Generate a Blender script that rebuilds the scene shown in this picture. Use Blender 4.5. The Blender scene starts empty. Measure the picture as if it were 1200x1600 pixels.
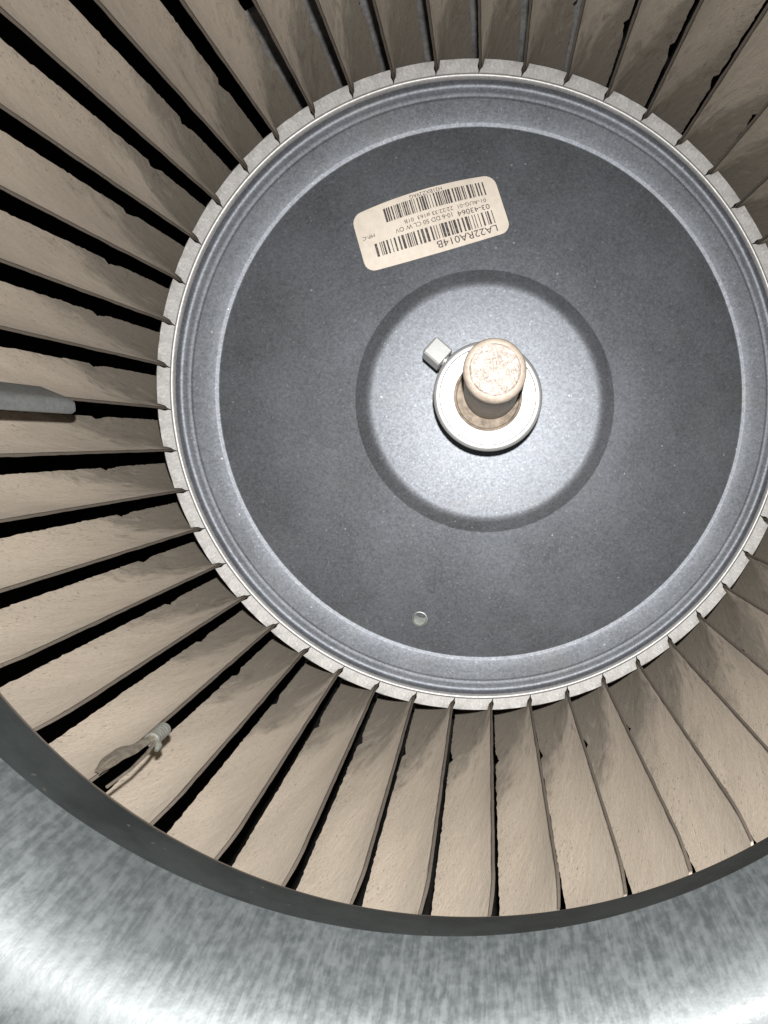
import bpy, math, random
from mathutils import Vector, Matrix, noise

scene = bpy.context.scene
C = scene.collection
S = 0.1          # one drawing unit (the radius of the wheel's centre disc) is 0.1 m
PI = math.pi


def P(x, y, z):
    """wheel frame (x right, y down, z away from the viewer, disc radius = 1) -> metres"""
    return (x * S, -y * S, -z * S)


# ------------------------------------------------------------------ camera
Mc = ((0.998787981, 0.0, -0.0492195935),
      (-0.00593418714, 0.992705369, -0.120419418),
      (0.0488605547, 0.120565546, 0.991502191))
cam_pos = (0.00350785, 0.1065657, -1.90510845)
cd = bpy.data.cameras.new('camera')
cam = bpy.data.objects.new('camera', cd)
C.objects.link(cam)
scene.camera = cam
F = 934.6345
cd.sensor_fit = 'VERTICAL'
cd.sensor_height = 24
cd.sensor_width = 18
cd.lens = F / 1600 * 24
cd.shift_x = -208.13 / 1600
cd.shift_y = 0.45 / 1600
cd.clip_start = 0.002
cd.clip_end = 50


def wd(v):       # direction, wheel frame -> Blender
    return Vector((v[0], -v[1], -v[2]))


cx, cy, cz = wd(Mc[0]), wd(Mc[1]), wd(Mc[2])        # image right, image down, forward
R3 = Matrix((cx, -cy, -cz)).transposed()
cam.matrix_world = Matrix.Translation(P(*cam_pos)) @ R3.to_4x4()

# ------------------------------------------------------------------ world and light
w = bpy.data.worlds.new('World')
scene.world = w
w.use_nodes = True
w.node_tree.nodes['Background'].inputs['Color'].default_value = (0.90, 0.95, 1.0, 1)
w.node_tree.nodes['Background'].inputs['Strength'].default_value = 0.13

ld = bpy.data.lights.new('phone_flash', 'AREA')
ld.shape = 'DISK'
ld.size = 0.0035
ld.energy = 0.58
ld.spread = math.radians(130)
ld.color = (1.0, 0.97, 0.93)
lamp = bpy.data.objects.new('phone_flash', ld)
C.objects.link(lamp)
aim = (Vector(P(-0.18, 0.42, 0.0)) - Vector(P(0.03, -0.02, -1.94))).to_track_quat('-Z', 'Y').to_matrix().to_4x4()
lamp.matrix_world = Matrix.Translation(P(0.03, -0.02, -1.94)) @ aim

scene.view_settings.view_transform = 'Standard'
scene.view_settings.look = 'None'
scene.view_settings.exposure = 0
scene.view_settings.gamma = 1
scene.cycles.max_bounces = 6
scene.cycles.use_denoising = True


# ------------------------------------------------------------------ node helpers
class NT:
    def __init__(self, name):
        self.m = bpy.data.materials.new(name)
        self.m.use_nodes = True
        self.t = self.m.node_tree
        self.b = self.t.nodes['Principled BSDF']

    def n(self, typ, **kw):
        nd = self.t.nodes.new(typ)
        for k, v in kw.items():
            if k.startswith('i_'):
                k = k[2:].replace('_', ' ')
                nd.inputs[k].default_value = v
            else:
                setattr(nd, k, v)
        return nd

    def l(self, a, b):
        self.t.links.new(a, b)

    def math(self, op, a, b=None, c=None, clamp=False):
        nd = self.t.nodes.new('ShaderNodeMath')
        nd.operation = op
        nd.use_clamp = clamp
        for i, v in enumerate((a, b, c)):
            if v is None:
                continue
            if isinstance(v, (int, float)):
                nd.inputs[i].default_value = v
            else:
                self.l(v, nd.inputs[i])
        return nd.outputs[0]

    def mix(self, f, a, b):
        nd = self.t.nodes.new('ShaderNodeMix')
        nd.data_type = 'RGBA'
        for s, v in ((nd.inputs['Factor'], f), (nd.inputs['A'], a), (nd.inputs['B'], b)):
            if isinstance(v, (int, float)):
                s.default_value = v
            elif isinstance(v, tuple):
                s.default_value = (*v, 1)
            else:
                self.l(v, s)
        return nd.outputs['Result']

    def ramp(self, f, a, b, lo=0.0, hi=1.0):
        nd = self.t.nodes.new('ShaderNodeMapRange')
        nd.interpolation_type = 'SMOOTHSTEP'
        nd.inputs['From Min'].default_value = a
        nd.inputs['From Max'].default_value = b
        nd.inputs['To Min'].default_value = lo
        nd.inputs['To Max'].default_value = hi
        self.l(f, nd.inputs['Value'])
        return nd.outputs[0]

    def noise(self, vec, scale, detail=3.0, rough=0.55, w=None, dist=0.0):
        nd = self.t.nodes.new('ShaderNodeTexNoise')
        nd.inputs['Scale'].default_value = scale
        nd.inputs['Detail'].default_value = detail
        nd.inputs['Roughness'].default_value = rough
        nd.inputs['Distortion'].default_value = dist
        if w is not None:
            nd.noise_dimensions = '4D'
            self.l(w, nd.inputs['W'])
        self.l(vec, nd.inputs['Vector'])
        return nd.outputs['Fac']

    def scale_vec(self, vec, s):
        nd = self.t.nodes.new('ShaderNodeMapping')
        nd.inputs['Scale'].default_value = s
        self.l(vec, nd.inputs['Vector'])
        return nd.outputs[0]

    def bump(self, h, strength, dist, normal=None):
        nd = self.t.nodes.new('ShaderNodeBump')
        nd.inputs['Strength'].default_value = strength
        nd.inputs['Distance'].default_value = dist
        self.l(h, nd.inputs['Height'])
        if normal is not None:
            self.l(normal, nd.inputs['Normal'])
        return nd.outputs[0]

    def set(self, **kw):
        for k, v in kw.items():
            s = self.b.inputs[k.replace('_', ' ')]
            if isinstance(v, (int, float)):
                s.default_value = v
            elif isinstance(v, tuple):
                s.default_value = (*v, 1)
            else:
                self.l(v, s)
        return self.m


def flake_metal(name, base, hi, rough, metallic, flake=0.35, spec=1.0):
    """coated sheet with tiny bright flakes"""
    k = NT(name)
    obj = k.n('ShaderNodeTexCoord').outputs['Object']
    v = k.n('ShaderNodeTexVoronoi', i_Scale=2100.0)
    k.l(obj, v.inputs['Vector'])
    cell = k.n('ShaderNodeSeparateColor')
    k.l(v.outputs['Color'], cell.inputs[0])
    big = k.noise(obj, 38, 4, 0.6)
    fine = k.noise(obj, 900, 2, 0.7)
    f = k.math('ADD', k.math('MULTIPLY', cell.outputs[0], flake), k.math('MULTIPLY', fine, 0.5))
    spark = k.ramp(cell.outputs[1], 0.985, 1.0)
    f = k.math('ADD', f, k.math('MULTIPLY', k.math('SUBTRACT', big, 0.2), 0.55), clamp=True)
    f = k.math('ADD', f, k.math('MULTIPLY', spark, 0.5), clamp=True)
    col = k.mix(f, base, hi)
    # sparse pale lint specks and a thin patchy film of dust
    v2 = k.n('ShaderNodeTexVoronoi', i_Scale=230.0)
    k.l(obj, v2.inputs['Vector'])
    c2 = k.n('ShaderNodeSeparateColor')
    k.l(v2.outputs['Color'], c2.inputs[0])
    dot = k.math('MULTIPLY', k.ramp(v2.outputs['Distance'], 0.085, 0.045), k.ramp(c2.outputs[0], 0.72, 0.74))
    col = k.mix(k.math('MULTIPLY', dot, 0.7), col, (0.42, 0.43, 0.42))
    smear = k.noise(k.scale_vec(obj, (1.0, 1.7, 1.0)), 21, 5, 0.65, None, 1.4)
    col = k.mix(k.math('MULTIPLY', k.ramp(smear, 0.5, 0.75), 0.22), col, (0.17, 0.165, 0.155))
    r = k.math('ADD', rough - 0.06, k.math('MULTIPLY', big, 0.12))
    nrm = k.bump(k.math('ADD', k.math('MULTIPLY', cell.outputs[2], 0.6), fine), 0.10, 0.00012)
    return k.set(Base_Color=col, Roughness=r, Metallic=metallic, Normal=nrm)


M = {}
M['disc'] = flake_metal('grey_flake_coating', (0.043, 0.046, 0.049), (0.196, 0.211, 0.240), 0.58, 0.88, 0.28)
M['tab'] = flake_metal('aluminised_edge', (0.19, 0.188, 0.186), (0.42, 0.415, 0.41), 0.5, 0.55, 0.35)
M['hub'] = flake_metal('zinc_plated_hub', (0.185, 0.19, 0.192), (0.30, 0.305, 0.31), 0.50, 0.6, 0.15)
M['screw'] = flake_metal('zinc_plated_screw', (0.32, 0.33, 0.33), (0.46, 0.47, 0.47), 0.38, 0.6, 0.15)


def dust_material(name='beige_dust'):
    k = NT(name)
    uv = k.n('ShaderNodeUVMap').outputs[0]
    sep = k.n('ShaderNodeSeparateXYZ')
    k.l(uv, sep.inputs[0])
    u, v = sep.outputs[0], sep.outputs[1]        # u: 0 inner edge .. 1 outer edge; v: distance in front of the disc
    rnd = k.math('MULTIPLY', k.n('ShaderNodeObjectInfo').outputs['Random'], 37.0)
    q = k.scale_vec(uv, (0.26, 1.0, 1.0))
    n_big = k.noise(q, 5.0, 4, 0.6, rnd, 0.6)
    n_mid = k.noise(q, 22.0, 4, 0.6, rnd, 0.15)
    n_fine = k.noise(q, 130.0, 3, 0.7, rnd)
    n_speck = k.noise(q, 105.0, 2, 0.55, rnd)
    # clean dust
    tan = k.mix(n_mid, (0.445, 0.388, 0.318), (0.57, 0.505, 0.425))
    tan = k.mix(k.ramp(n_fine, 0.35, 0.7), tan, (0.59, 0.515, 0.43))
    # grimy sweep where the air curls round the disc
    edge = k.math('ADD', v, k.math('MULTIPLY', k.math('SUBTRACT', n_big, 0.5), -0.75))
    edge = k.math('ADD', edge, k.math('MULTIPLY', k.math('SUBTRACT', n_mid, 0.5), -0.22))
    edge = k.math('ADD', edge, k.math('MULTIPLY', u, -0.10))
    grime = k.ramp(edge, 0.16, -0.03)
    grime = k.math('MULTIPLY', grime, k.ramp(n_mid, 0.15, 0.6, 0.55, 1.0))
    brown = k.mix(n_mid, (0.135, 0.122, 0.105), (0.40, 0.355, 0.295))
    col = k.mix(k.math('MULTIPLY', grime, 0.92), tan, brown)
    # swirls of pale and dark dust at the root, and blades dirtier or cleaner than their neighbours
    swirl = k.noise(k.scale_vec(uv, (0.26, 0.75, 1.0)), 9.0, 5, 0.62, rnd, 2.2)
    zone = k.math('MULTIPLY', k.ramp(v, 0.42, 0.10), k.ramp(v, -0.25, -0.02))
    col = k.mix(k.math('MULTIPLY', zone, k.ramp(swirl, 0.52, 0.66, 0, 0.45)), col, (0.13, 0.115, 0.098))
    col = k.mix(k.math('MULTIPLY', zone, k.ramp(swirl, 0.44, 0.36, 0, 0.40)), col, (0.52, 0.48, 0.40))
    own = k.math('FRACT', k.math('MULTIPLY', rnd, 3.7))
    patch = k.noise(q, 2.4, 3, 0.6, rnd, 0.4)
    col = k.mix(k.math('MULTIPLY', k.ramp(k.math('ADD', patch, k.math('MULTIPLY', own, 0.15)), 0.45, 0.75), 0.38), col, (0.30, 0.265, 0.22))
    # dark specks, mostly towards the outer edge
    sp = k.ramp(k.math('ADD', n_speck, k.math('MULTIPLY', k.math('ABSOLUTE', k.math('SUBTRACT', u, 0.35)), 0.10)), 0.655, 0.72)
    col = k.mix(k.math('MULTIPLY', sp, 0.38), col, (0.085, 0.07, 0.058))
    # rubbed, greasier inner edge
    lip = k.ramp(k.math('ADD', u, k.math('MULTIPLY', n_mid, 0.05)), 0.075, 0.04)
    col = k.mix(k.math('MULTIPLY', lip, 0.93), col, (0.045, 0.037, 0.030))
    h = k.math('ADD', k.math('MULTIPLY', n_mid, 1.0), k.math('MULTIPLY', n_fine, 0.35))
    h = k.math('SUBTRACT', h, k.math('MULTIPLY', sp, 0.5))
    nrm = k.bump(h, 0.32, 0.0006)
    return k.set(Base_Color=col, Roughness=0.95, Normal=nrm, Specular_IOR_Level=0.15)


M['dust'] = dust_material()


def bell_material():
    k = NT('brushed_galvanised_steel')
    uv = k.n('ShaderNodeUVMap').outputs[0]        # u: metres round the bell, v: metres along its section
    obj = k.n('ShaderNodeTexCoord').outputs['Object']
    st = k.noise(k.scale_vec(uv, (1000, 170, 1)), 1.0, 4, 0.6, None, 0.4)
    sl = k.noise(k.scale_vec(uv, (420, 110, 1)), 1.0, 3, 0.55, None, 0.8)
    blot = k.noise(obj, 24, 4, 0.6)
    grain = k.noise(obj, 700, 2, 0.6)
    f = k.math('ADD', k.math('MULTIPLY', st, 0.65), k.math('MULTIPLY', sl, 0.35))
    f = k.ramp(k.math('ADD', f, k.math('MULTIPLY', k.math('SUBTRACT', grain, 0.5), 0.5)), 0.30, 0.70)
    col = k.mix(f, (0.060, 0.069, 0.072), (0.125, 0.139, 0.144))
    col = k.mix(k.math('MULTIPLY', k.ramp(blot, 0.4, 0.75), 0.4), col, (0.060, 0.068, 0.071))
    r = k.math('ADD', 0.42, k.math('MULTIPLY', f, 0.06))
    r = k.math('ADD', r, k.math('MULTIPLY', blot, 0.06))
    h = k.math('ADD', k.math('MULTIPLY', st, 0.5), k.math('MULTIPLY', grain, 1.0))
    nrm = k.bump(h, 0.13, 0.00025)
    m = k.set(Base_Color=col, Roughness=r, Metallic=0.40, Specular_IOR_Level=0.25, Coat_Weight=0.12, Coat_Roughness=0.12, Coat_IOR=1.45, Normal=nrm)
    k.l(nrm, k.b.inputs['Coat Normal'])
    return m


M['bell'] = bell_material()


def simple(name, a, b, rough, metal=0.0, scale=60, fine=600, bump=0.2, dist=0.0003, spec=0.5):
    k = NT(name)
    obj = k.n('ShaderNodeTexCoord').outputs['Object']
    n1 = k.noise(obj, scale, 4, 0.6)
    n2 = k.noise(obj, fine, 3, 0.6)
    f = k.ramp(k.math('ADD', k.math('MULTIPLY', n1, 0.6), k.math('MULTIPLY', n2, 0.4)), 0.32, 0.68)
    col = k.mix(f, a, b)
    return k.set(Base_Color=col, Roughness=rough, Metallic=metal, Specular_IOR_Level=spec,
                 Normal=k.bump(k.math('ADD', n2, k.math('MULTIPLY', n1, 0.5)), bump, dist))


def lip_material():
    k = NT('dusty_dark_lip')
    obj = k.n('ShaderNodeTexCoord').outputs['Object']
    n1 = k.noise(obj, 70, 4, 0.6)
    n2 = k.noise(obj, 420, 3, 0.6)
    col = k.mix(k.ramp(n1, 0.3, 0.7), (0.012, 0.0155, 0.0155), (0.027, 0.0325, 0.0325))
    col = k.mix(k.ramp(n2, 0.67, 0.78, 0, 0.45), col, (0.22, 0.19, 0.155))
    uv = k.n('ShaderNodeUVMap').outputs[0]
    s = k.n('ShaderNodeSeparateXYZ')
    k.l(uv, s.inputs[0])
    e = k.ramp(k.math('ADD', s.outputs[1], k.math('MULTIPLY', n1, 0.0012)), 0.0022, 0.0006)
    col = k.mix(k.math('MULTIPLY', e, 0.8), col, (0.20, 0.16, 0.125))
    return k.set(Base_Color=col, Roughness=0.7, Specular_IOR_Level=0.3, Normal=k.bump(n2, 0.4, 0.0003))


M['lip'] = lip_material()
M['ring'] = simple('darkened_end_ring', (0.03, 0.028, 0.025), (0.07, 0.062, 0.052), 0.85, 0.0, spec=0.1)  # colour darkened so no bright spots show in the blade gaps
M['duct'] = simple('shade_black_duct_steel', (0.010, 0.010, 0.011), (0.024, 0.023, 0.022), 0.85, 0.0, spec=0.1)  # near-black colour stands in for the unlit galvanised duct behind the blades
M['plate'] = simple('dull_galvanised_plate', (0.30, 0.305, 0.31), (0.62, 0.63, 0.64), 0.5, 0.5, 90, 500)
M['clip'] = simple('grey_zinc_clip', (0.11, 0.114, 0.112), (0.175, 0.18, 0.176), 0.5, 0.35, 120, 900)
M['sleeve'] = simple('dull_spring_sleeve', (0.11, 0.112, 0.10), (0.19, 0.19, 0.17), 0.5, 0.3, 200, 900)
M['prong'] = simple('tarnished_steel_prong', (0.14, 0.12, 0.095), (0.30, 0.265, 0.215), 0.4, 0.6, 200, 900)
M['grease'] = simple('beige_coated_shaft', (0.155, 0.128, 0.105), (0.22, 0.188, 0.158), 0.6, 0.0, 160, 900, 0.3, 0.0006)
M['paper'] = simple('cream_label_paper', (0.41, 0.365, 0.315), (0.49, 0.445, 0.39), 0.5, 0.0, 45, 500, 0.08)
M['rust_shade'] = simple('rusty_shaded_bore', (0.055, 0.042, 0.030), (0.20, 0.165, 0.13), 0.8, 0.1, 150, 700)  # rust brown, with the shadow round the shaft put into the colour
M['speck'] = simple('white_paint_fleck', (0.75, 0.75, 0.72), (0.85, 0.85, 0.82), 0.6)
M['punch'] = simple('punch_mark_steel', (0.12, 0.13, 0.125), (0.20, 0.215, 0.205), 0.45, 0.5, 200, 900)


def ink_material():
    k = NT('thermal_print_ink')
    obj = k.n('ShaderNodeTexCoord').outputs['Object']
    n = k.noise(obj, 1600, 2, 0.5)
    return k.set(Base_Color=k.mix(k.ramp(n, 0.45, 0.75), (0.030, 0.027, 0.030), (0.12, 0.11, 0.10)), Roughness=0.6)


M['ink'] = ink_material()


def tip_material():
    k = NT('glittery_dried_grease')
    obj = k.n('ShaderNodeTexCoord').outputs['Object']
    n1 = k.noise(obj, 420, 4, 0.6, None, 0.5)
    n2 = k.noise(obj, 1500, 2, 0.6)
    v = k.n('ShaderNodeTexVoronoi', i_Scale=900.0)
    k.l(obj, v.inputs['Vector'])
    cs = k.n('ShaderNodeSeparateColor')
    k.l(v.outputs['Color'], cs.inputs[0])
    col = k.mix(k.ramp(n1, 0.35, 0.65), (0.185, 0.160, 0.142), (0.215, 0.188, 0.168))
    col = k.mix(k.ramp(cs.outputs[0], 0.78, 0.9), col, (0.27, 0.245, 0.23))
    return k.set(Base_Color=col, Roughness=k.ramp(n1, 0.3, 0.7, 0.18, 0.5), Specular_IOR_Level=0.45,
                 Normal=k.bump(k.math('ADD', n1, k.math('MULTIPLY', n2, 0.4)), 0.9, 0.0012))


M['tip'] = tip_material()


# ------------------------------------------------------------------ object helpers
def tag(o, label=None, cat=None, group=None, kind=None):
    if label:
        o['label'] = label
    if cat:
        o['category'] = cat
    if group:
        o['group'] = group
    if kind:
        o['kind'] = kind
    return o


def empty(name, loc=(0, 0, 0)):
    o = bpy.data.objects.new(name, None)
    o.empty_display_size = 0.01
    C.objects.link(o)
    o.location = P(*loc)
    return o


def mesh(name, verts, faces, m, uvs=None, smooth=True, angle=35):
    """verts already in metres; uvs: one per vertex"""
    me = bpy.data.meshes.new(name)
    me.from_pydata(verts, [], faces)
    if uvs:
        lay = me.uv_layers.new(name='UVMap')
        for li, lp in enumerate(me.loops):
            lay.data[li].uv = uvs[lp.vertex_index]
    me.materials.append(m)
    if smooth:
        me.polygons.foreach_set('use_smooth', [True] * len(me.polygons))
        me.set_sharp_from_angle(angle=math.radians(angle))
    me.update()
    return me


def link(name, me, parent=None, origin=(0, 0, 0)):
    o = bpy.data.objects.new(name, me)
    C.objects.link(o)
    if parent:
        o.parent = parent
    return o


def lathe(name, prof, m, seg=288, centre=(0, 0), closed=False, caps=False, cfun=None, a0=0.0, a1=2 * PI, angle=35):
    """prof: (r, z) in the wheel frame; uv = (metres round, metres along)"""
    full = abs(a1 - a0 - 2 * PI) < 1e-6
    V, Fc, UV = [], [], []
    n = len(prof)
    cols = seg if full else seg + 1
    ln = [0.0]
    for i in range(1, n):
        ln.append(ln[-1] + math.hypot(prof[i][0] - prof[i - 1][0], prof[i][1] - prof[i - 1][1]) * S)
    for j in range(cols):
        a = a0 + (a1 - a0) * j / seg
        for i, (r, z) in enumerate(prof):
            ox, oy = cfun(i, z) if cfun else centre
            V.append(P(ox + r * math.cos(a), oy + r * math.sin(a), z))
            UV.append((a * S, ln[i]))
    for j in range(seg):
        j2 = (j + 1) % cols
        for i in range(n if closed else n - 1):
            i2 = (i + 1) % n
            Fc.append((j * n + i, j * n + i2, j2 * n + i2, j2 * n + i))
    if caps:                                            # close the last ring with a fan
        V.append(P(centre[0] if not cfun else cfun(n - 1, prof[-1][1])[0],
                   centre[1] if not cfun else cfun(n - 1, prof[-1][1])[1], prof[-1][1]))
        UV.append((0, 0))
        c = len(V) - 1
        for j in range(seg):
            Fc.append((j * n + n - 1, c, ((j + 1) % cols) * n + n - 1))
    return mesh(name, V, Fc, m, UV, angle=angle)


def fillet(pts, rad, steps=4):
    """round the inner corners of an open (r, z) polyline"""
    out = [pts[0]]
    for i in range(1, len(pts) - 1):
        p0, p1, p2 = Vector(pts[i - 1]), Vector(pts[i]), Vector(pts[i + 1])
        rr = rad[i] if isinstance(rad, (list, tuple)) else rad
        d0, d2 = (p0 - p1), (p2 - p1)
        k = min(rr, d0.length * 0.45, d2.length * 0.45)
        a, b = p1 + d0.normalized() * k, p1 + d2.normalized() * k
        for s in range(steps + 1):
            t = s / steps
            q = a * (1 - t) ** 2 + p1 * 2 * t * (1 - t) + b * t * t
            out.append((q.x, q.y))
    out.append(pts[-1])
    return out


def shell(prof, t):
    """closed section: the polyline and the same polyline t deeper"""
    return list(prof) + [(r, z + t) for r, z in reversed(prof)]


def tube(pts, rads, seg=10, m=None, name='tube', cap=True):
    """pts in the wheel frame"""
    V, Fc = [], []
    pts = [Vector(p) for p in pts]
    if isinstance(rads, (int, float)):
        rads = [rads] * len(pts)
    for i, p in enumerate(pts):
        d = (pts[min(i + 1, len(pts) - 1)] - pts[max(i - 1, 0)]).normalized()
        up = Vector((0.31, 0.22, 0.92))
        sx = d.cross(up).normalized()
        sy = d.cross(sx).normalized()
        for j in range(seg):
            a = 2 * PI * j / seg
            q = p + (sx * math.cos(a) + sy * math.sin(a)) * rads[i]
            V.append(P(*q))
    for i in range(len(pts) - 1):
        for j in range(seg):
            j2 = (j + 1) % seg
            Fc.append((i * seg + j, i * seg + j2, (i + 1) * seg + j2, (i + 1) * seg + j))
    if cap:
        Fc.append(tuple(range(seg)))
        Fc.append(tuple(range((len(pts) - 1) * seg, len(pts) * seg)))
    return mesh(name, V, Fc, m)


# ================================================================== BLOWER HOUSING
housing = empty('blower_housing')
tag(housing, 'galvanised steel blower housing whose rounded inlet ring surrounds the dusty wheel', 'blower housing')

O_IN, O_LIP = (0.011, -0.0145), (-0.014, -0.0437)     # the inlet sits a touch off the wheel's axis


def inlet_centre(i, z):
    t = min(max((-0.88 - z) / 0.12, 0), 1)
    return (O_IN[0] + (O_LIP[0] - O_IN[0]) * t, O_IN[1] + (O_LIP[1] - O_IN[1]) * t)


lip = [(1.0101, -0.88), (1.004, -0.892), (0.992, -0.93), (0.980, -0.965), (0.972, -0.992), (0.9695, -1.0)]
lip_closed = lip + [(0.985, -1.0), (0.995, -0.965), (1.007, -0.93), (1.022, -0.885)]
link('inlet_lip', lathe('inlet_lip', lip_closed, M['lip'], 320, closed=True, cfun=inlet_centre), housing)
A = 0.262
bell = []
for i in range(29):
    al = math.radians(90 * i / 28)
    bell.append((0.9698 + A * (1 - math.cos(al)), -1.0006 - A * math.sin(al)))
bell += [(1.35, -1.2626), (1.55, -1.2626), (2.1, -1.2626)]
bell_c = bell + [(2.1, -1.252), (1.28, -1.252), (1.16, -1.225), (1.07, -1.17), (0.99, -1.05), (0.983, -1.002)]
link('inlet_ring', lathe('inlet_ring', bell_c, M['bell'], 320, closed=True, centre=O_LIP), housing)
# scroll wall round the wheel, back plate behind it
scroll = []
V, Fc, UV = [], [], []
NS = 120
for j in range(NS + 1):
    a = 2 * PI * j / NS
    r = 1.62 + 0.28 * j / NS
    for k, z in enumerate((-1.25, 0.95)):
        V.append(P(r * math.cos(a - 1.2), r * math.sin(a - 1.2), z))
        V.append(P((r + 0.012) * math.cos(a - 1.2), (r + 0.012) * math.sin(a - 1.2), z))
for j in range(NS):
    a, b = j * 4, (j + 1) * 4
    Fc += [(a, b, b + 2, a + 2), (a + 1, a + 3, b + 3, b + 1), (a, a + 1, b + 1, b), (a + 2, b + 2, b + 3, a + 3)]
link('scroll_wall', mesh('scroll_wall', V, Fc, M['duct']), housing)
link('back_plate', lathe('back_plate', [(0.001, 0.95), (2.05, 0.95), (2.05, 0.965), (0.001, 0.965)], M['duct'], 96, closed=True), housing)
cut = [(1.30, 0.015), (1.30, 0.90), (1.312, 0.90), (1.312, 0.015)]
link('cutoff_plate', lathe('cutoff_plate', cut, M['plate'], 40, closed=True,
                           a0=math.radians(-124), a1=math.radians(-74)), housing)

# ================================================================== BLOWER WHEEL
wheel = empty('squirrel_cage_fan')
tag(wheel, 'round squirrel-cage blower wheel with grey centre disc and beige dust-caked blades', 'blower wheel')


def cone(r):
    return 0.030 - (0.8395 - r) * 0.1917


# ---- centre disc: band, conical floor, raised boss
front = fillet([(0.944, -0.004), (0.936, 0.011), (0.916, 0.0118), (0.907, 0.0142), (0.902, 0.0138),
                (0.860, 0.0194), (0.838, 0.0236), (0.830, cone(0.830)), (0.393, cone(0.393)), (0.350, -0.078), (0.05, -0.078)],
               [0, 0.008, 0.008, 0.004, 0.004, 0.010, 0.003, 0.003, 0.002, 0.014, 0])
link('centre_disc', lathe('centre_disc', shell(front, 0.009), M['disc'], 384, closed=True, angle=60), wheel)
bead = [(0.9445 + 0.0075 - 0.0075 * math.cos(t), -0.004 - 0.013 * math.sin(t)) for t in [PI * i / 10 for i in range(11)]]
bead = [(0.943, 0.006)] + bead + [(0.960, 0.006)]
link('rim_bead', lathe('rim_bead', bead, M['tab'], 384, closed=True, angle=60), wheel)

# ---- blades
N = 48
PH = -1.5824532969
STEP = 2 * PI / N
DELTA = math.radians(6.5)
R_IN, R_OUT = 0.9767, 1.20
rng = random.Random(7)


def theta(k):
    return PH - k * STEP


def section(u, z):
    """(r, angle) of the blade's lit face"""
    r = R_IN + (R_OUT - R_IN) * u
    return r, DELTA * (0.62 * u + 0.38 * u * u)


def blade_point(k, u, z, off=0.0):
    r, a = section(u, z)
    th = theta(k) + a
    x, y = r * math.cos(th), r * math.sin(th)
    return (x - math.sin(th) * off, y + math.cos(th) * off, z)


def blade_mesh(seed):
    rg = random.Random(seed)
    nu = 12
    z0, z1 = -0.872, 0.86
    V, Fc, UV = [], [], []
    zs = sorted([z0 + (z1 - z0) * i / 150 for i in range(151)] + [-0.0012, 0.0])
    nz = len(zs) - 1
    for side in (0, 1):
        for i, z in enumerate(zs):
            t = max(0.0, (-z - 0.79) / 0.082)
            u0 = 0.10 * t ** 1.7                        # the corner is rolled back where it enters the end ring
            u1 = 1.0 + 0.008 * noise.noise(Vector((z * 26, seed * 3.1, 0))) + 0.012 * noise.noise(Vector((z * 95, seed * 1.7, 4))) + 0.008 * noise.noise(Vector((z * 190, seed * 2.7, 9)))
            if -0.0001 < z < 0.075:
                u1 -= 0.06 * (1 - z / 0.075)
            for j in range(nu + 1):
                s = j / nu
                u = u0 + (u1 - u0) * s
                r, a = section(u, z)
                a += math.radians(0.05) * noise.noise(Vector((z * 2.2, u * 1.5, seed)))
                if side == 0:
                    d = 0.0016 * noise.noise(Vector((z * 14, u * 4, seed * 2.0))) + 0.0008 * noise.noise(Vector((z * 46, u * 12, seed * 5.0)))
                    off = -0.0032 - d
                else:
                    off = 0.0032
                if j == 0:
                    off *= 0.9
                V.append(P(r * math.cos(a) - math.sin(a) * off, r * math.sin(a) + math.cos(a) * off, z))
                UV.append((u - u0 * 0.9, -z))
    W = nu + 1
    L = (nz + 1) * W
    for i in range(nz):
        for j in range(nu):
            a, b, c, d = i * W + j, i * W + j + 1, (i + 1) * W + j + 1, (i + 1) * W + j
            Fc.append((a, b, c, d))
            Fc.append((L + a, L + d, L + c, L + b))
        a, d = i * W, (i + 1) * W
        Fc.append((a, d, L + d, L + a))
        a, d = i * W + nu, (i + 1) * W + nu
        Fc.append((a, L + a, L + d, d))
    for i in (0, nz):
        for j in range(nu):
            a, b = i * W + j, i * W + j + 1
            Fc.append((a, b, L + b, L + a) if i else (a, L + a, L + b, b))
    return mesh('blade', V, Fc, M['dust'], UV, angle=50)


variants = [blade_mesh(s) for s in range(1, 9)]
blades = []
for k in range(N):
    b = link('blade', variants[(k * 5 + k // 8) % 8], wheel)
    # blades lean a little more on the lower right of the wheel than on the left: turn each about its inner edge
    th = theta(k)
    lean = math.radians(2.3) * math.cos(th - math.radians(65)) + math.radians(rng.uniform(-0.8, 0.8) * (2.2 if k in (3, 16, 21, 26, 39) else 1.0))
    b['lean'] = lean
    b.rotation_euler = (rng.uniform(-1, 1) * 0.0012, rng.uniform(-1, 1) * 0.0012, -(theta(k) + rng.uniform(-1, 1) * 0.0025))
    rot = b.rotation_euler.z - lean
    piv = Vector(P(R_IN * math.cos(th), R_IN * math.sin(th), 0))
    b.rotation_euler.z = rot
    b.location = piv - Matrix.Rotation(rot, 3, 'Z') @ Vector(P(R_IN, 0, 0))
    del b['lean']
    blades.append(b)


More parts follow.
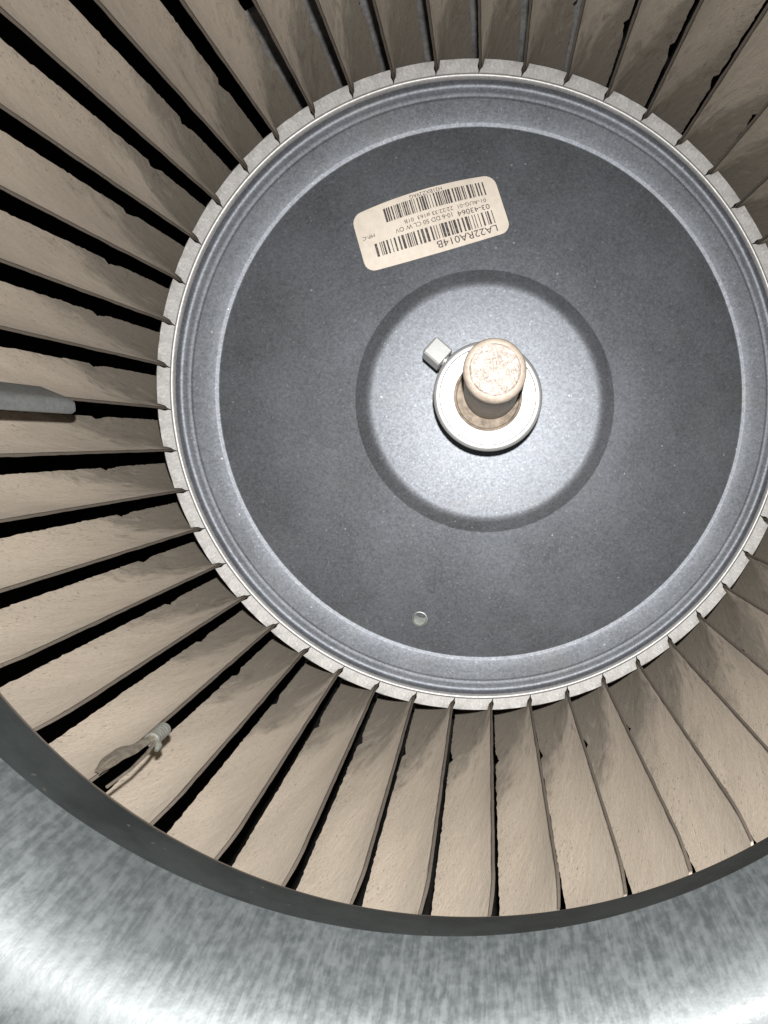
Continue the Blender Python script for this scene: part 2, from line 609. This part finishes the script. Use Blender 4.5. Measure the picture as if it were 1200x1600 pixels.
# ---- crimped tabs of the disc's rim, one between each pair of blades
def tab_mesh(seed):
    rg = random.Random(seed)
    V, Fc = [], []
    nr, na = 5, 10
    rs = [0.9550, 0.968, 0.978, 0.988, 0.996, 1.0]
    top, bot = [], []
    for i, r in enumerate(rs):
        for j in range(na + 1):
            t = j / na
            slot = 0.0085 if r > 0.972 else 0.0025 * (r - 0.955) / 0.017 + 0.0004
            lean = DELTA * 0.62 * (r - R_IN) / (R_OUT - R_IN)
            a = slot + lean + (STEP - 2 * slot) * t
            rr = r + (0.0030 * (t - 0.5) * (1 if i == nr else 0)) - (0.0045 * max(0, abs(t - 0.5) - 0.42) / 0.08 if i == nr else 0)
            z = -0.005 - (r - 0.9585) * 0.18 + (0.006 if i == nr else 0)
            z += 0.0012 * noise.noise(Vector((a * 60, r * 90, seed)))
            top.append(P(rr * math.cos(a), rr * math.sin(a), z))
            bot.append(P(rr * math.cos(a), rr * math.sin(a), z + 0.012))
    V = top + bot
    W, L = na + 1, len(top)
    for i in range(nr):
        for j in range(na):
            a, b, c, d = i * W + j, i * W + j + 1, (i + 1) * W + j + 1, (i + 1) * W + j
            Fc += [(a, d, c, b), (L + a, L + b, L + c, L + d)]
    for i in range(nr):
        for j in (0, na):
            a, d = i * W + j, (i + 1) * W + j
            Fc.append((a, L + a, L + d, d) if j == 0 else (a, d, L + d, L + a))
    for j in range(na):
        a, b = nr * W + j, nr * W + j + 1
        Fc.append((a, L + a, L + b, b))
        a, b = j, j + 1
        Fc.append((a, b, L + b, L + a))
    return mesh('tab', V, Fc, M['tab'], angle=40)


tabs = [tab_mesh(s) for s in range(4)]
for k in range(N):
    o = link('tab', tabs[rng.randrange(4)], wheel)
    o.rotation_euler.z = -theta(k)

# ---- end rings that hold the blade ends
for zc in (-0.885, 0.865):
    pr = [(1.075, zc), (1.085, zc - 0.012), (1.20, zc - 0.012), (1.225, zc), (1.225, zc + 0.05), (1.215, zc + 0.05), (1.21, zc + 0.008), (1.085, zc + 0.008)]
    link('end_ring', lathe('end_ring', pr, M['ring'], 160, closed=True), wheel)

# ---- hub with its set screw
HC = (0.0056, -0.0062)
HZ = -0.30
hub_prof = fillet([(0.148, -0.076), (0.1445, -0.09), (0.1445, HZ + 0.006), (0.1365, HZ), (0.128, HZ), (0.126, HZ + 0.0035), (0.0905, HZ + 0.0025),
                   (0.0835, HZ + 0.008), (0.0835, -0.10), (0.148, -0.10)], [0, 0.004, 0.004, 0.003, 0.001, 0.001, 0.003, 0.003, 0, 0], 3)
hub = link('hub', lathe('hub', hub_prof, M['hub'], 144, closed=True, centre=HC, angle=40), wheel)
link('bore_rust_shade', lathe('bore_rust_shade', fillet([(0.0900, HZ + 0.0019), (0.0835, HZ + 0.0065), (0.0828, HZ + 0.016), (0.0530, HZ + 0.019), (0.0530, HZ + 0.026), (0.0845, HZ + 0.026)], 0.002),
                        M['rust_shade'], 96, closed=True, centre=HC), hub)  # collar closing the bore, its colour both rust and painted shade


def screw():
    ang = math.atan2(-0.1199, -0.1383)                   # towards upper left, y down
    ux, uy = math.cos(ang), math.sin(ang)
    tx, ty = -uy, ux
    zc = -0.222
    V, Fc = [], []
    # shank
    seg = 14
    rings = [(0.135, 0.016), (0.158, 0.016)]
    for d, rr in rings:
        for j in range(seg):
            a = 2 * PI * j / seg
            V.append(P(HC[0] + ux * d + tx * rr * math.cos(a), HC[1] + uy * d + ty * rr * math.cos(a), zc + rr * math.sin(a)))
    for j in range(seg):
        Fc.append((j, (j + 1) % seg, seg + (j + 1) % seg, seg + j))
    # square head, edges broken, turned a little about its own axis
    hw, rot, ch = 0.029, math.radians(14), 0.0045
    def corner_ring(d, h, c):
        pts = []
        for sx, sy in ((1, 1), (-1, 1), (-1, -1), (1, -1)):
            for (ax, ay) in (((h - c) * sx, h * sy), (h * sx, (h - c) * sy)) if sx * sy < 0 else ((h * sx, (h - c) * sy), ((h - c) * sx, h * sy)):
                px = ax * math.cos(rot) - ay * math.sin(rot)
                py = ax * math.sin(rot) + ay * math.cos(rot)
                pts.append(P(HC[0] + ux * d + tx * px, HC[1] + uy * d + ty * px, zc + py))
        return pts
    base = len(V)
    hs = [(0.154, hw - ch, ch), (0.157, hw, ch), (0.207, hw, ch), (0.213, hw - ch * 1.3, ch)]
    for d, h, c in hs:
        V += corner_ring(d, h, c)
    for i in range(len(hs) - 1):
        for j in range(8):
            a, b = base + i * 8 + j, base + i * 8 + (j + 1) % 8
            Fc.append((a, b, b + 8, a + 8))
    Fc.append(tuple(base + j for j in range(8)))
    Fc.append(tuple(base + 24 + j for j in range(8)))
    me = mesh('set_screw', V, Fc, M['screw'], smooth=True, angle=25)
    return me


link('set_screw', screw(), hub)

# ---- punch mark in the floor
PMX, PMY = -0.221, 0.688
prm = math.hypot(PMX, PMY)
zf = cone(prm)
link('punch_mark', lathe('punch_mark', [(0.0275, zf + 0.001), (0.0255, zf - 0.0045), (0.0225, zf - 0.0055), (0.0195, zf - 0.002), (0.012, zf - 0.0012), (0.002, zf - 0.001)],
                         M['punch'], 40, centre=(PMX, PMY), caps=True), wheel)

# ---- the label
LA, LB, LD = Vector((0.0786, -0.5112)), Vector((-0.3519, -0.386)), Vector((0.0256, -0.6805))
LC = Vector((-0.3994, -0.554))
LW, LH = (LB - LA).length, (LD - LA).length


def lab(s, t, lift):
    """s along the reading line 0..1, t down the label 0..1"""
    p = LA * (1 - s) * (1 - t) + LB * s * (1 - t) + LC * s * t + LD * (1 - s) * t
    down = (LD - LA)
    p = p + down * (0.085 * 4 * s * (1 - s) * t - 0.03 * 4 * s * (1 - s) * (1 - t))
    r = p.length
    return P(p.x, p.y, cone(r) - lift)


def label_mesh():
    ns, nt = 40, 18
    rad = 0.030                                         # corner radius, wheel units
    top = []
    for j in range(nt + 1):
        t = 0.5 - 0.5 * math.cos(PI * j / nt)
        d = min(t, 1 - t) * LH
        ins = 0.0
        if d < rad:
            ins = (rad - math.sqrt(max(0.0, rad * rad - (rad - d) ** 2))) / LW
        for i in range(ns + 1):
            s = ins + (1 - 2 * ins) * i / ns
            top.append((s, t))
    V = [lab(s, t, 0.0030) for s, t in top] + [lab(s, t, 0.0008) for s, t in top]
    W, L = ns + 1, len(top)
    Fc = []
    for j in range(nt):
        for i in range(ns):
            a, b, c, d = j * W + i, j * W + i + 1, (j + 1) * W + i + 1, (j + 1) * W + i
            Fc += [(a, b, c, d), (L + a, L + d, L + c, L + b)]
    for j in range(nt):
        a, d = j * W, (j + 1) * W
        Fc += [(a, d, L + d, L + a), (a + ns, L + a + ns, L + d + ns, d + ns)]
    for i in range(ns):
        Fc += [(i, L + i, L + i + 1, i + 1), (nt * W + i, nt * W + i + 1, L + nt * W + i + 1, L + nt * W + i)]
    return mesh('label_sticker', V, Fc, M['paper'], angle=50)


sticker = link('label_sticker', label_mesh(), wheel)


def barcode(s0, s1, t0, t1, seed, drift=0.0):
    rg = random.Random(seed)
    V, Fc = [], []
    mod = 1.0
    bars = []
    x = 0.0
    while x < 1.0:
        wbar = rg.choice((1, 1, 1, 2, 2, 3)) * 0.0072
        gap = rg.choice((1, 1, 2, 2, 3)) * 0.0072
        bars.append((x, min(1.0, x + wbar)))
        x += wbar + gap
    for a, b in bars:
        n = 4
        base = len(V)
        for q in range(n + 1):
            for e in (a, b):
                s = s0 + (s1 - s0) * e
                t = t0 + (t1 - t0) * q / n + drift * e
                V.append(lab(s, t, 0.0042))
        for q in range(n):
            i = base + q * 2
            Fc.append((i, i + 1, i + 3, i + 2))
    return mesh('barcode', V, Fc, M['ink'], smooth=False)


link('barcode', barcode(0.085, 0.90, 0.20, 0.42, 3), sticker)
link('barcode', barcode(0.085, 0.78, 0.685, 0.905, 11), sticker)


def lettering(body, s0, s1, t_mid, h):
    cu = bpy.data.curves.new('lettering', 'FONT')
    cu.body = body
    cu.resolution_u = 3
    tmp = bpy.data.objects.new('tmp_lettering', cu)
    C.objects.link(tmp)
    bpy.context.view_layer.update()
    dg = bpy.context.evaluated_depsgraph_get()
    me = bpy.data.meshes.new_from_object(tmp.evaluated_get(dg))
    bpy.data.objects.remove(tmp)
    xs = [v.co.x for v in me.vertices]
    ys = [v.co.y for v in me.vertices]
    x0, x1, y0, y1 = min(xs), max(xs), 0.0, 0.72
    for v in me.vertices:
        s = s0 + (s1 - s0) * (v.co.x - x0) / (x1 - x0)
        t = t_mid + h * (0.5 - (v.co.y - y0) / (y1 - y0))
        v.co = lab(s, t, 0.0043)
    me.materials.clear()
    me.materials.append(M['ink'])
    me.name = 'lettering'
    link('lettering', me, sticker)


lettering('LA22RA014B', 0.085, 0.50, 0.115, 0.115)
lettering('03-43064', 0.09, 0.31, 0.49, 0.085)
lettering('10-6 DD 50 CL W OV', 0.345, 0.74, 0.505, 0.072)
lettering('01-AUG-01  22:22:33 #163  01B', 0.10, 0.665, 0.60, 0.062)
lettering('MP-C', 0.88, 0.965, 0.56, 0.062)
lettering('H21BXZ29AG', 0.36, 0.585, 0.94, 0.058)

# ---- white fleck of paint on one blade
k_f = 9
fp = Vector(blade_point(k_f, 0.55, 0.06, -0.0062))
seg = 12
V = [P(fp.x, fp.y, fp.z)]
th = theta(k_f) + 0.05
tx, ty = math.cos(th + 0.5), math.sin(th + 0.5)
for j in range(seg):
    a = 2 * PI * j / seg
    V.append(P(fp.x + tx * 0.006 * math.cos(a), fp.y + ty * 0.006 * math.cos(a), fp.z + 0.010 * math.sin(a)))
V[0] = P(fp.x + ty * 0.002, fp.y - tx * 0.002, fp.z)
nV = len(V)
V.append(P(fp.x - ty * 0.006, fp.y + tx * 0.006, fp.z))
Fc = [(0, 1 + j, 1 + (j + 1) % seg) for j in range(seg)] + [(nV, 1 + (j + 1) % seg, 1 + j) for j in range(seg)]
link('paint_fleck', mesh('paint_fleck', V, Fc, M['speck']), wheel)

# ================================================================== MOTOR SHAFT
shaft = empty('motor_shaft', (0.0116, -0.0202, -0.10))
tag(shaft, 'beige coated motor shaft end standing up out of the bright hub collar', 'motor shaft')
B0, B1 = (0.0116, -0.0170), (0.0210, -0.0440)
ZB, ZT = -0.09, -0.575


def shaft_centre(i, z):
    t = max(0.0, (-0.28 - z) / (-0.28 - ZT))
    return (B0[0] + (B1[0] - B0[0]) * t, B0[1] + (B1[1] - B0[1]) * t)


def local(o, parent_loc):
    o.location = tuple(-c for c in P(*parent_loc))
    return o


sp = [(0.069, -0.10)] + [(0.069 - 0.0015 * math.sin(t * 9), -0.10 - 0.43 * t) for t in [i / 14 for i in range(1, 15)]]
sp += [(0.0695, -0.545), (0.0705, -0.556), (0.0700, -0.566), (0.0655, -0.575), (0.0585, -0.5785)]
body = link('shaft_body', lathe('shaft_body', sp, M['grease'], 72, cfun=shaft_centre, caps=True, angle=50), shaft)
local(body, (0.0116, -0.0202, -0.10))
# lumpy dried grease on the end face
V, Fc = [], []
nr, ns = 18, 64
V.append(P(B1[0], B1[1], -0.586))
for i in range(1, nr + 1):
    rr = 0.0575 * i / nr
    for j in range(ns):
        a = 2 * PI * j / ns
        x, y = rr * math.cos(a), rr * math.sin(a)
        nz = noise.noise(Vector((x * 75, y * 75, 3))) + 0.6 * noise.noise(Vector((x * 190, y * 190, 8)))
        z = -0.584 - 0.0055 * nz if i < nr else -0.5765
        if i == nr - 1:
            z = -0.581 - 0.002 * nz
        V.append(P(B1[0] + x, B1[1] + y, z))
for j in range(ns):
    Fc.append((0, 1 + j, 1 + (j + 1) % ns))
for i in range(nr - 1):
    for j in range(ns):
        a, b = 1 + i * ns + j, 1 + i * ns + (j + 1) % ns
        Fc.append((a, a + ns, b + ns, b))
local(link('dried_grease', mesh('dried_grease', V, Fc, M['tip'], angle=80), shaft), (0.0116, -0.0202, -0.10))

# ================================================================== BALANCE CLIP ON A BLADE AT THE LEFT
KC = 12
clip_loc = blade_point(KC, 0.0, -0.52)
clip = empty('balance_clip', clip_loc)
tag(clip, 'long grey metal balance clip pushed over the inner edge of a blade at the left', 'balance clip')
V, Fc = [], []
cz0, cz1 = -0.425, -0.70
n = 16
# U section: (du along blade in r, offset across)
sec = [(0.26, -0.034), (-0.02, -0.035), (-0.05, -0.032), (-0.06, -0.026), (-0.06, -0.008), (-0.055, -0.001), (-0.02, 0.004), (0.24, 0.008),
       (0.24, 0.003), (0.0, 0.000), (0.0, -0.027), (0.26, -0.027)]
for i in range(n + 1):
    t = i / n
    z = cz0 + (cz1 - cz0) * t
    sh = 1.0
    dz = 0
    if t < 0.07:
        sh = math.sqrt(max(0.0, 1 - (1 - t / 0.07) ** 2)) * 0.3 + 0.7
    for (du, off) in sec:
        V.append(P(*blade_point(KC, du * (sh if du < 0 else sh), z, (off + 0.015) * sh - 0.015)))
L = len(sec)
for i in range(n):
    for j in range(L):
        a, b = i * L + j, i * L + (j + 1) % L
        Fc.append((a, b, b + L, a + L))
Fc += [tuple(range(L)), tuple(n * L + j for j in range(L))]
local(link('clip_channel', mesh('clip_channel', V, Fc, M['clip'], angle=40), clip), clip_loc)

# ================================================================== SPRING WEIGHT AT THE LOWER LEFT
KW = 18
wl = blade_point(KW, 0.0, -0.72)
wt = empty('balance_weight', wl)
tag(wt, 'small grooved spring sleeve with bent steel prongs hooked on a lower left blade', 'balance weight')
pts, rads = [], []
for i in range(61):
    t = i / 60
    z = -0.690 - 0.048 * t
    pts.append(blade_point(KW, -0.015, z, -0.010))
    rads.append(0.0150 + 0.00035 * math.sin(t * 2 * PI * 6) if 1 < i < 59 else 0.0130)
local(link('sleeve', tube(pts, rads, 24, M['sleeve'], 'sleeve'), wt), wl)


def leaf(du, offs, widths, z0, z1, name, m, twist=0.0):
    """a thin bent strip running along the blade: offs = sideways path, widths = half width"""
    V, Fc = [], []
    n = 20

    def interp(lst, t):
        x = t * (len(lst) - 1)
        i = min(int(x), len(lst) - 2)
        f = x - i
        f = f * f * (3 - 2 * f)
        return lst[i] * (1 - f) + lst[i + 1] * f
    for i in range(n + 1):
        t = i / n
        o, wv, z = interp(offs, t), interp(widths, t), z0 + (z1 - z0) * t
        tw = twist * t
        for a, b in ((-1, 0.0), (0, -0.012), (1, 0.0), (1, 0.012), (0, 0.0), (-1, 0.012)):
            V.append(P(*blade_point(KW, du + b + a * wv * tw * 4, z, o + a * wv)))
    for i in range(n):
        for j in range(6):
            p, q = i * 6 + j, i * 6 + (j + 1) % 6
            Fc.append((p, q, q + 6, p + 6))
    Fc += [tuple(range(6)), tuple(n * 6 + j for j in range(6))]
    return local(link(name, mesh(name, V, Fc, m, angle=30), wt), wl)


leaf(-0.03, [-0.004, 0.002, 0.012, 0.017, 0.015], [0.005, 0.006, 0.010, 0.007, 0.002], -0.738, -0.880, 'prong', M['prong'], 0.5)
leaf(-0.05, [-0.006, -0.002, 0.006, 0.010], [0.006, 0.007, 0.006, 0.003], -0.738, -0.885, 'prong', M['prong'], -0.3)
pw = [blade_point(KW, -0.03, -0.735, -0.018), blade_point(KW, -0.04, -0.78, -0.022), blade_point(KW, -0.03, -0.83, -0.024), blade_point(KW, 0.0, -0.885, -0.020)]
local(link('wire', tube(pw, [0.0045, 0.0035, 0.003, 0.003], 10, M['prong'], 'wire'), wt), wl)
pw = [blade_point(KW, -0.05, -0.740, -0.020), blade_point(KW, -0.06, -0.750, -0.026), blade_point(KW, -0.05, -0.760, -0.030)]
local(link('wire', tube(pw, [0.006, 0.007, 0.004], 12, M['sleeve'], 'wire'), wt), wl)
